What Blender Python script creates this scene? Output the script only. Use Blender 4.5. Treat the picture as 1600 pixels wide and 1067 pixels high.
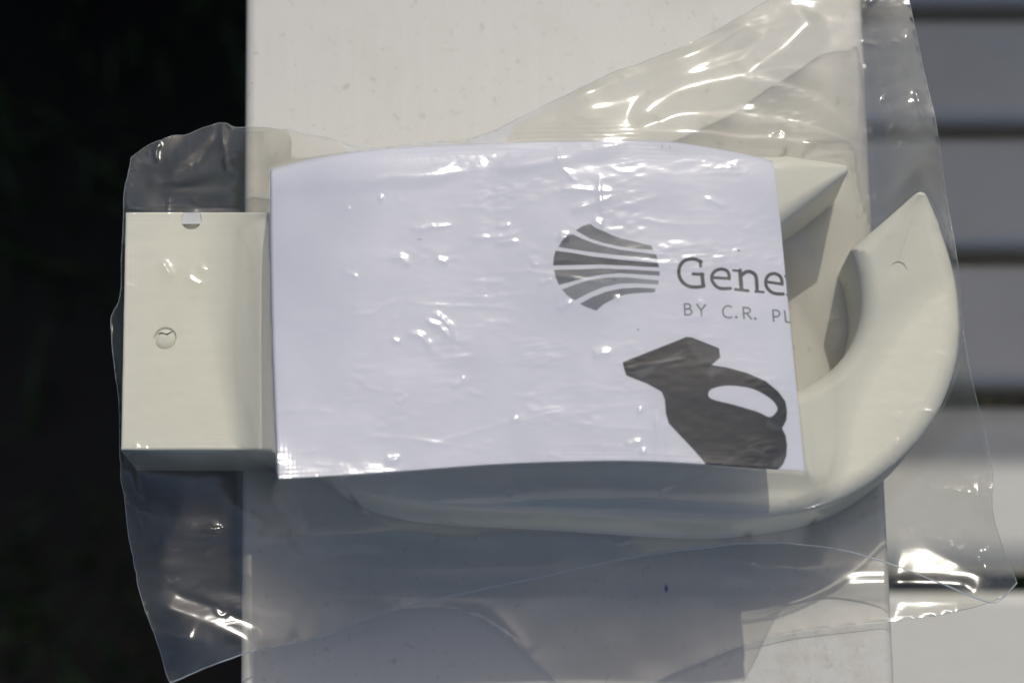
import bpy, bmesh, math, random
import numpy as np
from mathutils import Vector
random.seed(4)
RNG = np.random.default_rng(11)
scene = bpy.context.scene
for o in list(bpy.data.objects):
    bpy.data.objects.remove(o)
COL = scene.collection

# ------------------------------------------------------------------ camera
DIST, TILT, FPX = 0.55, math.radians(13.4), 3860.0      # metres to the armrest, lean from straight down, focal length in photo pixels
CAM = np.array([0.0, -DIST*math.sin(TILT), DIST*math.cos(TILT)])
FWD = np.array([0.0, math.sin(TILT), -math.cos(TILT)])
UP = np.array([0.0, math.cos(TILT), math.sin(TILT)])
RIGHT = np.array([1.0, 0.0, 0.0])
cam = bpy.data.cameras.new('camera')
cam.sensor_width = 36.0
cam.lens = FPX*36.0/1600.0
cam.clip_start, cam.clip_end = 0.02, 200.0
cam.dof.use_dof = True
cam.dof.focus_distance = 0.522
cam.dof.aperture_fstop = cam.lens/7.5
camo = bpy.data.objects.new('camera', cam)
COL.objects.link(camo)
camo.location = CAM
camo.rotation_euler = (TILT, 0, 0)
scene.camera = camo

# ------------------------------------------------------------------ sky and sun
SUNV = Vector((0.178, 0.77, 1.0)).normalized()            # towards the sun
world = bpy.data.worlds.new('World')
scene.world = world
world.use_nodes = True
wn = world.node_tree
wn.nodes.clear()
sky = wn.nodes.new('ShaderNodeTexSky')
sky.sky_type = 'NISHITA'
sky.sun_disc = False
sky.sun_elevation = math.asin(SUNV.z)
sky.sun_rotation = math.atan2(SUNV.x, SUNV.y)
bg = wn.nodes.new('ShaderNodeBackground')
sky.dust_density = 3.0
sky.air_density = 0.65
sky.ozone_density = 0.0
bg.inputs['Strength'].default_value = 0.15
wo = wn.nodes.new('ShaderNodeOutputWorld')
wn.links.new(sky.outputs[0], bg.inputs[0])
wn.links.new(bg.outputs[0], wo.inputs[0])
sl = bpy.data.lights.new('sun', 'SUN')
sl.energy = 2.6
sl.angle = math.radians(0.53)
sl.color = (1.0, 0.98, 0.90)
so = bpy.data.objects.new('sun', sl)
COL.objects.link(so)
so.rotation_euler = SUNV.to_track_quat('Z', 'Y').to_euler()

scene.view_settings.view_transform = 'Standard'
scene.view_settings.look = 'None'
scene.view_settings.exposure = -0.84
scene.view_settings.gamma = 1.0
scene.view_settings.use_curve_mapping = False
scene.render.engine = 'CYCLES'
scene.cycles.use_denoising = True
scene.cycles.transparent_max_bounces = 24
scene.cycles.max_bounces = 10
scene.cycles.sample_clamp_indirect = 4.0

# ------------------------------------------------------------------ helpers
def P(u, v, z):
    """world point at height z (m above the armrest) seen at photo position (u, v)"""
    u, v, z = np.broadcast_arrays(np.asarray(u, float), np.asarray(v, float), np.asarray(z, float))
    ray = FWD*FPX + RIGHT*(u[..., None]-800.0) - UP*(v[..., None]-533.5)
    k = (z-CAM[2])/ray[..., 2]
    return CAM + ray*k[..., None]

def mesh_obj(name, verts, faces, mat, parent=None, smooth=True):
    me = bpy.data.meshes.new(name)
    if isinstance(verts, np.ndarray):
        verts = verts.reshape(-1, 3)
        faces = np.asarray(faces)
        nf, k = faces.shape
        me.vertices.add(len(verts))
        me.vertices.foreach_set('co', verts.astype(np.float32).ravel())
        me.loops.add(nf*k)
        me.loops.foreach_set('vertex_index', faces.astype(np.int32).ravel())
        me.polygons.add(nf)
        me.polygons.foreach_set('loop_start', np.arange(0, nf*k, k, dtype=np.int32))
        me.update(calc_edges=True)
        me.validate()
    else:
        me.from_pydata([tuple(map(float, q)) for q in verts], [], faces)
    if smooth:
        me.polygons.foreach_set('use_smooth', [True]*len(me.polygons))
    me.materials.append(mat)
    o = bpy.data.objects.new(name, me)
    COL.objects.link(o)
    if parent:
        o.parent = parent
        o.matrix_parent_inverse = parent.matrix_world.inverted()
    return o

def empty(name, loc, label, cat, group=None):
    o = bpy.data.objects.new(name, None)
    o.empty_display_size = 0.02
    o.location = loc
    COL.objects.link(o)
    bpy.context.view_layer.update()
    o['label'] = label
    o['category'] = cat
    if group:
        o['group'] = group
    return o

def grid_faces(nr, nc):
    i = np.arange(nr*nc).reshape(nr, nc)
    return np.stack([i[:-1, :-1], i[1:, :-1], i[1:, 1:], i[:-1, 1:]], -1).reshape(-1, 4)

def catmull(pts, n=8, closed=False):
    pts = np.asarray(pts, float)
    out = []
    N = len(pts)
    rng = range(N if closed else N-1)
    for i in rng:
        p0 = pts[(i-1) % N] if closed or i > 0 else pts[i]
        p1 = pts[i]
        p2 = pts[(i+1) % N]
        p3 = pts[(i+2) % N] if closed or i+2 < N else p2
        for k in range(n):
            t = k/n
            out.append(0.5*(2*p1+(p2-p0)*t+(2*p0-5*p1+4*p2-p3)*t*t+(3*p1-p0-3*p2+p3)*t**3))
    if not closed:
        out.append(pts[-1])
    return np.array(out)

def in_poly(u, v, poly):
    inside = np.zeros(u.shape, bool)
    n = len(poly)
    for i in range(n):
        x1, y1 = poly[i]
        x2, y2 = poly[(i+1) % n]
        if y1 == y2:
            continue
        c = ((y1 > v) != (y2 > v)) & (u < (x2-x1)*(v-y1)/(y2-y1)+x1)
        inside ^= c
    return inside

def seg_dist(u, v, a, b):
    """distance to a segment and the fraction along it"""
    dx, dy = b[0]-a[0], b[1]-a[1]
    L = dx*dx+dy*dy+1e-9
    t = np.clip(((u-a[0])*dx+(v-a[1])*dy)/L, 0, 1)
    return np.hypot(u-a[0]-t*dx, v-a[1]-t*dy), t

def line_dist(u, v, pts):
    d = np.full(u.shape, 1e9)
    s = np.zeros(u.shape)
    lens = [math.dist(pts[i], pts[i+1]) for i in range(len(pts)-1)]
    tot, acc = sum(lens), 0.0
    for i in range(len(pts)-1):
        di, t = seg_dist(u, v, pts[i], pts[i+1])
        m = di < d
        d = np.where(m, di, d)
        s = np.where(m, (acc+t*lens[i])/tot, s)
        acc += lens[i]
    return d, s

def vnoise(u, v, seed):
    """smooth value noise, about -1..1"""
    g = np.random.default_rng(seed).uniform(-1, 1, (64, 64))
    iu, iv = np.floor(u).astype(int), np.floor(v).astype(int)
    fu, fv = u-iu, v-iv
    fu, fv = fu*fu*fu*(fu*(fu*6-15)+10), fv*fv*fv*(fv*(fv*6-15)+10)
    a, b = g[iv % 64, iu % 64], g[iv % 64, (iu+1) % 64]
    c, d = g[(iv+1) % 64, iu % 64], g[(iv+1) % 64, (iu+1) % 64]
    return (a*(1-fu)+b*fu)*(1-fv)+(c*(1-fu)+d*fu)*fv

# ------------------------------------------------------------------ materials
def new_mat(name):
    m = bpy.data.materials.new(name)
    m.use_nodes = True
    nt = m.node_tree
    nt.nodes.clear()
    out = nt.nodes.new('ShaderNodeOutputMaterial')
    return m, nt, out

def N(nt, kind, **kw):
    n = nt.nodes.new(kind)
    for k, val in kw.items():
        if k in n.inputs:
            n.inputs[k].default_value = val
        else:
            setattr(n, k, val)
    return n

def ramp(nt, src, stops):
    r = nt.nodes.new('ShaderNodeValToRGB')
    e = r.color_ramp.elements
    while len(e) < len(stops):
        e.new(0.5)
    for el, (p, c) in zip(e, stops):
        el.position = p
        el.color = (*c, 1.0) if len(c) == 3 else c
    nt.links.new(src, r.inputs[0])
    return r.outputs[0]

def mix(nt, fac, a, b):
    m = nt.nodes.new('ShaderNodeMix')
    m.data_type = 'RGBA'
    for sock, val in ((m.inputs[0], fac), (m.inputs[6], a), (m.inputs[7], b)):
        if hasattr(val, 'is_output'):
            nt.links.new(val, sock)
        else:
            sock.default_value = val if not isinstance(val, tuple) else (*val, 1.0)
    return m.outputs[2]

def plastic(name, base, rough=0.45, stain=0.25, spots=0.5, streak_dir='Y', bump=0.06, extra=None):
    """weathered moulded plastic lumber: faint long grain, small specks and stains"""
    m, nt, out = new_mat(name)
    tc = N(nt, 'ShaderNodeTexCoord')
    geo = N(nt, 'ShaderNodeNewGeometry')
    mp = N(nt, 'ShaderNodeMapping')
    mp.inputs['Scale'].default_value = (420, 26, 420) if streak_dir == 'Y' else (26, 420, 420)
    nt.links.new(geo.outputs['Position'], mp.inputs[0])
    grain = N(nt, 'ShaderNodeTexNoise', Scale=1.0, Detail=4.0, Roughness=0.6)
    nt.links.new(mp.outputs[0], grain.inputs['Vector'])
    big = N(nt, 'ShaderNodeTexNoise', Scale=38.0, Detail=5.0, Roughness=0.62)
    nt.links.new(geo.outputs['Position'], big.inputs['Vector'])
    sp = N(nt, 'ShaderNodeTexNoise', Scale=330.0, Detail=3.0, Roughness=0.55)
    nt.links.new(geo.outputs['Position'], sp.inputs['Vector'])
    sp2 = N(nt, 'ShaderNodeTexNoise', Scale=900.0, Detail=2.0, Roughness=0.5)
    nt.links.new(geo.outputs['Position'], sp2.inputs['Vector'])
    col = mix(nt, ramp(nt, grain.outputs[0], [(0.3, (0, 0, 0)), (0.75, (1, 1, 1))]),
              tuple(c*0.965 for c in base), base)
    dirt = tuple(c*k for c, k in zip(base, (0.80, 0.77, 0.68)))
    stainf = ramp(nt, big.outputs[0], [(0.52, (0, 0, 0)), (0.78, (stain,)*3)])
    col = mix(nt, stainf, col, dirt)
    spot = tuple(c*k for c, k in zip(base, (0.55, 0.50, 0.42)))
    col = mix(nt, ramp(nt, sp.outputs[0], [(0.62, (0, 0, 0)), (0.76, (spots,)*3)]), col, spot)
    col = mix(nt, ramp(nt, sp2.outputs[0], [(0.67, (0, 0, 0)), (0.75, (spots*0.8,)*3)]), col, spot)
    if extra:
        col = extra(nt, geo, col)
    bs = N(nt, 'ShaderNodeBsdfPrincipled')
    nt.links.new(col, bs.inputs['Base Color'])
    r = ramp(nt, big.outputs[0], [(0.3, (rough-0.08,)*3), (0.75, (rough+0.12,)*3)])
    nt.links.new(r, bs.inputs['Roughness'])
    bs.inputs['Subsurface Weight'].default_value = 0.0
    bp = N(nt, 'ShaderNodeBump', Strength=bump, Distance=0.0006)
    nt.links.new(grain.outputs[0], bp.inputs['Height'])
    nt.links.new(bp.outputs[0], bs.inputs['Normal'])
    nt.links.new(bs.outputs[0], out.inputs[0])
    return m

def blue_mark(nt, geo, col):
    """a tiny dash of blue ink on the armrest, and brownish scuffs at its near right end"""
    p = P(1041, 919, 0.0)
    sub = N(nt, 'ShaderNodeVectorMath', operation='SUBTRACT')
    sub.inputs[1].default_value = tuple(p)
    nt.links.new(geo.outputs['Position'], sub.inputs[0])
    mp = N(nt, 'ShaderNodeMapping', vector_type='POINT')
    mp.inputs['Rotation'].default_value = (0, 0, math.radians(-32))
    mp.inputs['Scale'].default_value = (2.2, 1.0, 1.0)
    nt.links.new(sub.outputs[0], mp.inputs[0])
    ln = N(nt, 'ShaderNodeVectorMath', operation='LENGTH')
    nt.links.new(mp.outputs[0], ln.inputs[0])
    f = N(nt, 'ShaderNodeMapRange')
    f.inputs['From Min'].default_value = 0.0012
    f.inputs['From Max'].default_value = 0.0004
    nt.links.new(ln.outputs['Value'], f.inputs[0])
    col = mix(nt, f.outputs[0], col, (0.02, 0.10, 0.33))
    q = P(1290, 1030, 0.0)
    sub2 = N(nt, 'ShaderNodeVectorMath', operation='DISTANCE')
    sub2.inputs[1].default_value = tuple(q)
    nt.links.new(geo.outputs['Position'], sub2.inputs[0])
    g = N(nt, 'ShaderNodeMapRange')
    g.inputs['From Min'].default_value = 0.020
    g.inputs['From Max'].default_value = 0.006
    nt.links.new(sub2.outputs['Value'], g.inputs[0])
    n = N(nt, 'ShaderNodeTexNoise', Scale=210.0, Detail=6.0, Roughness=0.7)
    nt.links.new(geo.outputs['Position'], n.inputs['Vector'])
    mu = N(nt, 'ShaderNodeMath', operation='MULTIPLY')
    nt.links.new(g.outputs[0], mu.inputs[0])
    nt.links.new(ramp(nt, n.outputs[0], [(0.45, (0, 0, 0)), (0.72, (0.6,)*3)]), mu.inputs[1])
    return mix(nt, mu.outputs[0], col, (0.48, 0.42, 0.34))

M_ARM = plastic('white_plastic_armrest', (0.715, 0.705, 0.655), 0.42, 0.32, 0.50, 'Y', extra=blue_mark)
M_SLAT = plastic('white_plastic_slat', (0.785, 0.775, 0.71), 0.42, 0.18, 0.3, 'X')
M_CREAM = plastic('cream_plastic', (0.845, 0.838, 0.73), 0.5, 0.28, 0.14, 'X', bump=0.05)
M_PLUG = plastic('cream_plug_plastic', (0.80, 0.80, 0.70), 0.5, 0.1, 0.05, 'X', bump=0.05)
M_TAB = plastic('pale_grey_plug_plastic', (0.74, 0.76, 0.80), 0.5, 0.1, 0.05, 'X', bump=0.05)

m, nt, out = new_mat('printed_paper')
at = N(nt, 'ShaderNodeVertexColor', layer_name='print')
geo = N(nt, 'ShaderNodeNewGeometry')
pn = N(nt, 'ShaderNodeTexNoise', Scale=90.0, Detail=4.0)
nt.links.new(geo.outputs['Position'], pn.inputs['Vector'])
pm = mix(nt, ramp(nt, pn.outputs[0], [(0.35, (0, 0, 0)), (0.7, (1, 1, 1))]), (0.745, 0.765, 0.885), (0.775, 0.80, 0.915))
mu = nt.nodes.new('ShaderNodeMix')
mu.data_type = 'RGBA'
mu.blend_type = 'MULTIPLY'
mu.inputs[0].default_value = 1.0
nt.links.new(pm, mu.inputs[6])
nt.links.new(at.outputs[0], mu.inputs[7])
bs = N(nt, 'ShaderNodeBsdfPrincipled', Roughness=0.75)
bs.inputs['Specular IOR Level'].default_value = 0.25
nt.links.new(mu.outputs[2], bs.inputs['Base Color'])
nt.links.new(bs.outputs[0], out.inputs[0])
M_PRINT = m
m, nt, out = new_mat('plain_paper')
bs = N(nt, 'ShaderNodeBsdfPrincipled', Roughness=0.75)
bs.inputs['Base Color'].default_value = (0.75, 0.775, 0.90, 1)
nt.links.new(bs.outputs[0], out.inputs[0])
M_PAPER = m

def film_mat(name, haze, refl, rough, tint):
    m, nt, out = new_mat(name)
    geo = N(nt, 'ShaderNodeNewGeometry')
    tr = N(nt, 'ShaderNodeBsdfTransparent')
    tr.inputs[0].default_value = (*tint, 1)
    gl = N(nt, 'ShaderNodeBsdfGlossy', Roughness=rough)
    gl.inputs[0].default_value = (1, 1, 1, 1)
    gl.distribution = 'BECKMANN'
    mpf = N(nt, 'ShaderNodeMapping')
    mpf.inputs['Scale'].default_value = (190, 760, 400)
    nt.links.new(geo.outputs['Position'], mpf.inputs[0])
    nz = N(nt, 'ShaderNodeTexNoise', Scale=1.0, Detail=5.0, Roughness=0.65)
    nt.links.new(mpf.outputs[0], nz.inputs['Vector'])
    bp = N(nt, 'ShaderNodeBump', Strength=0.05, Distance=0.0004)
    nt.links.new(nz.outputs[0], bp.inputs['Height'])
    nt.links.new(bp.outputs[0], gl.inputs['Normal'])
    lw = N(nt, 'ShaderNodeLayerWeight', Blend=0.5)
    pw = N(nt, 'ShaderNodeMath', operation='POWER')
    pw.inputs[1].default_value = 3.5
    nt.links.new(lw.outputs['Facing'], pw.inputs[0])
    ma = N(nt, 'ShaderNodeMath', operation='MULTIPLY_ADD', use_clamp=True)
    ma.inputs[1].default_value = 0.75
    ma.inputs[2].default_value = refl
    nt.links.new(pw.outputs[0], ma.inputs[0])
    df = N(nt, 'ShaderNodeBsdfDiffuse')
    df.inputs[0].default_value = (0.78, 0.88, 0.96, 1)
    tl = N(nt, 'ShaderNodeBsdfTranslucent')
    tl.inputs[0].default_value = (0.85, 0.89, 0.91, 1)
    hz = N(nt, 'ShaderNodeMixShader', Fac=0.5)
    nt.links.new(df.outputs[0], hz.inputs[1])
    nt.links.new(tl.outputs[0], hz.inputs[2])
    big = N(nt, 'ShaderNodeTexNoise', Scale=60.0, Detail=4.0, Roughness=0.6)
    nt.links.new(geo.outputs['Position'], big.inputs['Vector'])
    hf = ramp(nt, big.outputs[0], [(0.3, (haze*0.55,)*3), (0.75, (haze*1.6,)*3)])
    m1 = N(nt, 'ShaderNodeMixShader')
    nt.links.new(hf, m1.inputs[0])
    nt.links.new(tr.outputs[0], m1.inputs[1])
    nt.links.new(hz.outputs[0], m1.inputs[2])
    m2 = N(nt, 'ShaderNodeMixShader')
    nt.links.new(ma.outputs[0], m2.inputs[0])
    nt.links.new(m1.outputs[0], m2.inputs[1])
    nt.links.new(gl.outputs[0], m2.inputs[2])
    nt.links.new(m2.outputs[0], out.inputs[0])
    return m
M_FILM = film_mat('clear_film', 0.058, 0.075, 0.22, (0.99, 0.98, 0.95))
M_HEM = film_mat('film_edge', 0.55, 0.10, 0.30, (0.97, 0.965, 0.94))

def leafy(name, c1, c2):
    m, nt, out = new_mat(name)
    oi = N(nt, 'ShaderNodeNewGeometry')
    n = N(nt, 'ShaderNodeTexNoise', Scale=14.0, Detail=3.0)
    nt.links.new(oi.outputs['Position'], n.inputs['Vector'])
    c = mix(nt, ramp(nt, n.outputs[0], [(0.35, (0, 0, 0)), (0.65, (1, 1, 1))]), c1, c2)
    bs = N(nt, 'ShaderNodeBsdfPrincipled', Roughness=0.6)
    nt.links.new(c, bs.inputs['Base Color'])
    nt.links.new(bs.outputs[0], out.inputs[0])
    return m
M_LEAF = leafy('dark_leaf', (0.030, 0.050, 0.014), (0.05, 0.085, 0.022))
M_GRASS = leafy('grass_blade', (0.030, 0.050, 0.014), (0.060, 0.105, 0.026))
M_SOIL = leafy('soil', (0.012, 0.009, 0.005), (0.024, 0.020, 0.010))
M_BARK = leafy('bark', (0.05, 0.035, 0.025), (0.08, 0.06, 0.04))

# ------------------------------------------------------------------ ground
GZ = -0.60
n = 41
gx, gy = np.meshgrid(np.linspace(-4, 4, n), np.linspace(-4, 4, n))
gz = GZ + 0.008*vnoise(gx*5+40, gy*5+40, 3)
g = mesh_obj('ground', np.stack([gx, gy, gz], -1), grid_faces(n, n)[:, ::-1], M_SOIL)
g['kind'] = 'structure'
g['label'] = 'dark soil below and beside the chair'
V, F = [], []
for i in range(5200):
    x, y = random.uniform(-0.75, 0.35), random.uniform(-0.25, 0.7)
    if vnoise(np.array(x*9+30), np.array(y*9+30), 8) < -0.15 and random.random() < 0.8:
        continue
    h, a, w = random.uniform(0.02, 0.06), random.uniform(0, 6.28), random.uniform(0.0012, 0.0028)
    l = random.uniform(0.2, 0.9)*h
    dx, dy = math.cos(a), math.sin(a)
    b = len(V)
    z0 = GZ-0.006
    V += [(x-dy*w, y+dx*w, z0), (x+dy*w, y-dx*w, z0),
          (x+dx*l*0.4-dy*w*0.8, y+dy*l*0.4+dx*w*0.8, z0+h*0.65), (x+dx*l*0.4+dy*w*0.8, y+dy*l*0.4-dx*w*0.8, z0+h*0.65),
          (x+dx*l, y+dy*l, z0+h)]
    F += [(b, b+1, b+3, b+2), (b+2, b+3, b+4)]
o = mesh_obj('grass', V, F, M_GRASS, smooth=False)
o['kind'] = 'stuff'
o['label'] = 'short dark grass growing in the shade left of the chair'
o['category'] = 'grass'

# ------------------------------------------------------------------ chair
chair = empty('garden_chair', (0.25, 0.1, GZ), 'white plastic lumber garden chair whose wide armrest carries the bagged holder', 'chair')

def slab(name, corners_top, thick, r, mat, parent, segs=4, rb=None):
    """board from four top corners (counter-clockwise), rounded edges"""
    bm = bmesh.new()
    top = [bm.verts.new(c) for c in corners_top]
    bot = [bm.verts.new(Vector(c)-Vector((0, 0, thick))) for c in corners_top]
    bm.faces.new(top)
    bm.faces.new(bot[::-1])
    for i in range(4):
        j = (i+1) % 4
        bm.faces.new((top[j], top[i], bot[i], bot[j]))
    bmesh.ops.recalc_face_normals(bm, faces=bm.faces)
    bmesh.ops.bevel(bm, geom=list(bm.edges), offset=r, segments=segs, profile=0.5, affect='EDGES')
    me = bpy.data.meshes.new(name)
    bm.to_mesh(me)
    bm.free()
    for p in me.polygons:
        p.use_smooth = True
    me.materials.append(mat)
    o = bpy.data.objects.new(name, me)
    COL.objects.link(o)
    o.parent = parent
    o.matrix_parent_inverse = parent.matrix_world.inverted()
    md = o.modifiers.new('wn', 'WEIGHTED_NORMAL')
    md.keep_sharp = False
    return o

def along(a, b, y):
    return a+(b-a)*((y-a[1])/(b[1]-a[1]))
L0, L1 = P(383.5, 0, 0), P(375, 1067, 0)
R0, R1 = P(1347, 0, 0), P(1399, 1067, 0)
arm = slab('armrest', [along(L0, L1, -0.30), along(R0, R1, -0.30), along(R0, R1, 0.52), along(L0, L1, 0.52)], 0.024, 0.0024, M_ARM, chair)
ZS = -0.25
xr = 0.62
def ys(v):
    return float(P(1560, v, ZS)[1])
bands = [(1360, 1150), (1143, 919), (890, 626), (600, 408), (386, 210), (190, 25), (5, -165), (-185, -355), (-375, -545)]
xl = 0.005
for k, (v0, v1) in enumerate(bands):
    y0, y1 = ys(v0-3), ys(v1+3)
    slab('seat_slat', [(xl, y0, ZS), (xr, y0, ZS), (xr, y1, ZS), (xl, y1, ZS)], 0.024,
         0.0105 if k == 2 else 0.0045, M_SLAT, chair, 5)
# frame below the seat and the armrest
def board(name, x0, x1, y0, y1, z0, z1, mat=M_SLAT):
    return slab(name, [(x0, y0, z1), (x1, y0, z1), (x1, y1, z1), (x0, y1, z1)], z1-z0, 0.002, mat, chair, 2)
board('stringer', 0.012, 0.036, ys(1340), ys(-540), ZS-0.125, ZS-0.0245)
board('stringer', xr-0.05, xr-0.026, ys(1340), ys(-540), ZS-0.125, ZS-0.0245)
board('leg', -0.020, 0.004, -0.25, -0.12, GZ, -0.0245)
board('leg', -0.020, 0.004, 0.36, 0.48, GZ, -0.0245)
board('leg', xr-0.02, xr+0.004, -0.25, -0.12, GZ, -0.0245)
board('leg', xr-0.02, xr+0.004, 0.36, 0.48, GZ, -0.0245)
board('armrest', xr-0.04, xr+0.10, -0.30, 0.52, -0.024, 0.0, M_ARM)
# leaning backrest, beyond the top of the picture: it shades the rear of the seat
S = P(1575, 727, ZS)
ytop = 0.46
k = (ytop-S[1])/SUNV.y
ztop = ZS+k*SUNV.z
ybot = ys(-545)+0.012
for i in range(6):
    x0 = 0.128+i*0.078
    th = 0.02
    vs = []
    for (y, z) in ((ybot, ZS-0.02), (ytop, ztop), (ytop+th, ztop-0.006), (ybot+th, ZS-0.026)):
        for x in (x0, x0+0.0755):
            vs.append((x, y, z))
    mesh_obj('back_slat', vs, [(0, 1, 3, 2), (2, 3, 5, 4), (4, 5, 7, 6), (6, 7, 1, 0), (0, 2, 4, 6), (1, 7, 5, 3)], M_SLAT, chair, smooth=False)
board('back_rail', 0.10, xr-0.03, ytop-0.10, ytop-0.075, -0.06, -0.03)

# ------------------------------------------------------------------ unseen low bush, added to shade the ground on the left
added_shade_shrub = empty('added_shade_shrub', (-0.42, 0.62, GZ), 'low dark bush out of view, added to shade the ground', 'added_shade_shrub')
V, F = [], []
for i in range(14000):
    x = random.uniform(-1.15, 0.10)
    y = random.uniform(0.335, 0.86)
    hmax = 0.66-0.6*max(0, 0.46-y)+0.05*math.sin(x*17)
    z = GZ+0.02+random.random()**0.8*hmax
    s = random.uniform(0.022, 0.044)
    a, b_, c = (random.uniform(0, 6.28), random.uniform(-0.9, 0.9), random.uniform(-0.9, 0.9))
    d = Vector((math.cos(a), math.sin(a), b_)).normalized()
    e = d.cross(Vector((c, 0.3, 1))).normalized()*s*0.42
    p = Vector((x, y, z))
    b = len(V)
    V += [p, p+d*s*0.5+e, p+d*s, p+d*s*0.5-e]
    F.append((b, b+1, b+2, b+3))
mesh_obj('foliage', V, F, M_LEAF, added_shade_shrub, smooth=False)
for sx in (-1.0, -0.72, -0.42, -0.15):
    V, F = [], []
    for kx in range(5):
        t = kx/4
        for q in range(6):
            a = q*math.pi/3
            r = 0.011*(1-0.8*t)
            V.append((sx+0.05*math.sin(3*t+sx*9)+r*math.cos(a), 0.63+0.03*math.sin(5*t+sx)+r*math.sin(a), GZ-0.02+t*0.5))
    for kx in range(4):
        for q in range(6):
            F.append((kx*6+q, kx*6+(q+1) % 6, kx*6+6+(q+1) % 6, kx*6+6+q))
    mesh_obj('stem', V, F, M_BARK, added_shade_shrub)

# ------------------------------------------------------------------ glass holder
T, TB = 0.0243, 0.0006
seg1 = [(196, 331), (500, 331), (820, 331)]
seg2 = catmull([(820, 331), (930, 312), (1060, 262), (1150, 241), (1230, 239)], 6)[1:]
def round_corner(a, p, b, r, n=6):
    """points of a small arc that rounds the corner p between a and b (photo px)"""
    a, p, b = (np.array(q, float) for q in (a, p, b))
    d1, d2 = (a-p)/np.linalg.norm(a-p), (b-p)/np.linalg.norm(b-p)
    half = 0.5*math.acos(float(d1@d2))
    c = p+(d1+d2)/np.linalg.norm(d1+d2)*r/math.sin(half)
    q1, q2 = p+d1*r/math.tan(half)-c, p+d2*r/math.tan(half)-c
    tot = math.pi-2*half
    out = []
    for k in range(n+1):
        t = k/n
        out.append(tuple(c+(math.sin((1-t)*tot)*q1+math.sin(t*tot)*q2)/math.sin(tot)))
    return out
TIP_A, TIP_B = (1336, 260), (1443, 291)
seg3 = [(1285, 249), *round_corner((1285, 249), TIP_A, (1278, 306), 8), (1278, 306), (1225, 347), (1120, 436)]
seg4 = catmull([(1120, 436), (1072, 500), (1085, 570), (1130, 612), (1192, 620), (1262, 600), (1318, 556), (1345, 500), (1346, 440), (1332, 384)], 7)[1:]
seg5 = [(1385, 340), *round_corner((1385, 340), TIP_B, (1470, 345), 13)]
seg6 = catmull([(1470, 345), (1490, 405), (1501, 470), (1501, 540), (1486, 602), (1456, 662), (1410, 716), (1350, 762), (1290, 790), (1215, 806), (1100, 815), (880, 802), (662, 789), (560, 765), (490, 722), (430, 704)], 6)
seg7 = [(300, 703.5), (188.5, 703)]
OUT = np.array([*map(tuple, seg1), *map(tuple, seg2), *seg3, *map(tuple, seg4), *seg5, *map(tuple, seg6), *seg7], float)

def bevel_slab(name, outline_px, ztop, zbot, radius_fn, mat, parent, nseg=7):
    Wd = P(outline_px[:, 0], outline_px[:, 1], ztop)
    n = len(Wd)
    xy = Wd[:, :2]
    # orientation
    A = 0.5*np.sum(xy[:, 0]*np.roll(xy[:, 1], -1)-np.roll(xy[:, 0], -1)*xy[:, 1])
    e = np.roll(xy, -1, 0)-xy
    e /= np.linalg.norm(e, axis=1)[:, None]
    nrm = np.stack([-e[:, 1], e[:, 0]], 1)*(1 if A > 0 else -1)     # inward
    npv = np.roll(nrm, 1, 0)
    mit = nrm+npv
    mit /= np.maximum(np.sum(mit*nrm, 1), 0.3)[:, None]
    ep = np.roll(e, 1, 0)
    turn = np.arctan2(ep[:, 0]*e[:, 1]-ep[:, 1]*e[:, 0], np.sum(ep*e, 1))*(1 if A > 0 else -1)
    corner = turn > math.radians(35)
    inner = math.pi-turn
    rad = np.array([radius_fn(*q) for q in outline_px])
    sm = (np.roll(rad, 1)+2*rad+np.roll(rad, -1))/4
    rad = np.minimum(rad, sm)
    rings = [np.column_stack([xy, np.full(n, zbot)])]
    for k in range(nseg+1):
        a = 0.5*math.pi*k/nseg
        ins = rad*(1-math.cos(a))
        z = ztop-rad*(1-math.sin(a))
        pos = xy+mit*ins[:, None]
        for c in range(n):                      # mitre: neighbours swallowed by a sharp convex corner join it
            if not corner[c]:
                continue
            reach = ins[c]/math.tan(0.5*inner[c])
            for sgn in (1, -1):
                acc, i = 0.0, c
                while True:
                    j = (i+sgn) % n
                    acc += np.linalg.norm(xy[j]-xy[i])
                    if acc >= reach:
                        break
                    pos[j], z[j] = pos[c], z[c]
                    i = j
        rings.append(np.column_stack([pos, z]))
    bm = bmesh.new()
    vs = [[bm.verts.new(q) for q in r] for r in rings]
    for k in range(len(vs)-1):
        for i in range(n):
            j = (i+1) % n
            bm.faces.new((vs[k][i], vs[k][j], vs[k+1][j], vs[k+1][i])).smooth = True
    seen = []
    for q in vs[-1]:
        if not seen or (q.co-seen[-1].co).length > 2e-6:
            seen.append(q)
    cap = bm.faces.new(seen)
    low = bm.faces.new(vs[0][::-1])
    bm.normal_update()
    bmesh.ops.triangulate(bm, faces=[cap, low], ngon_method='EAR_CLIP')
    bmesh.ops.remove_doubles(bm, verts=bm.verts, dist=2e-6)
    bmesh.ops.dissolve_degenerate(bm, edges=bm.edges, dist=1e-6)
    bmesh.ops.recalc_face_normals(bm, faces=bm.faces)
    for f in bm.faces:
        f.smooth = True
    me = bpy.data.meshes.new(name)
    bm.to_mesh(me)
    bm.free()
    me.materials.append(mat)
    o = bpy.data.objects.new(name, me)
    COL.objects.link(o)
    o.parent = parent
    o.matrix_parent_inverse = parent.matrix_world.inverted()
    md = o.modifiers.new('wn', 'WEIGHTED_NORMAL')
    return o

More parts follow.
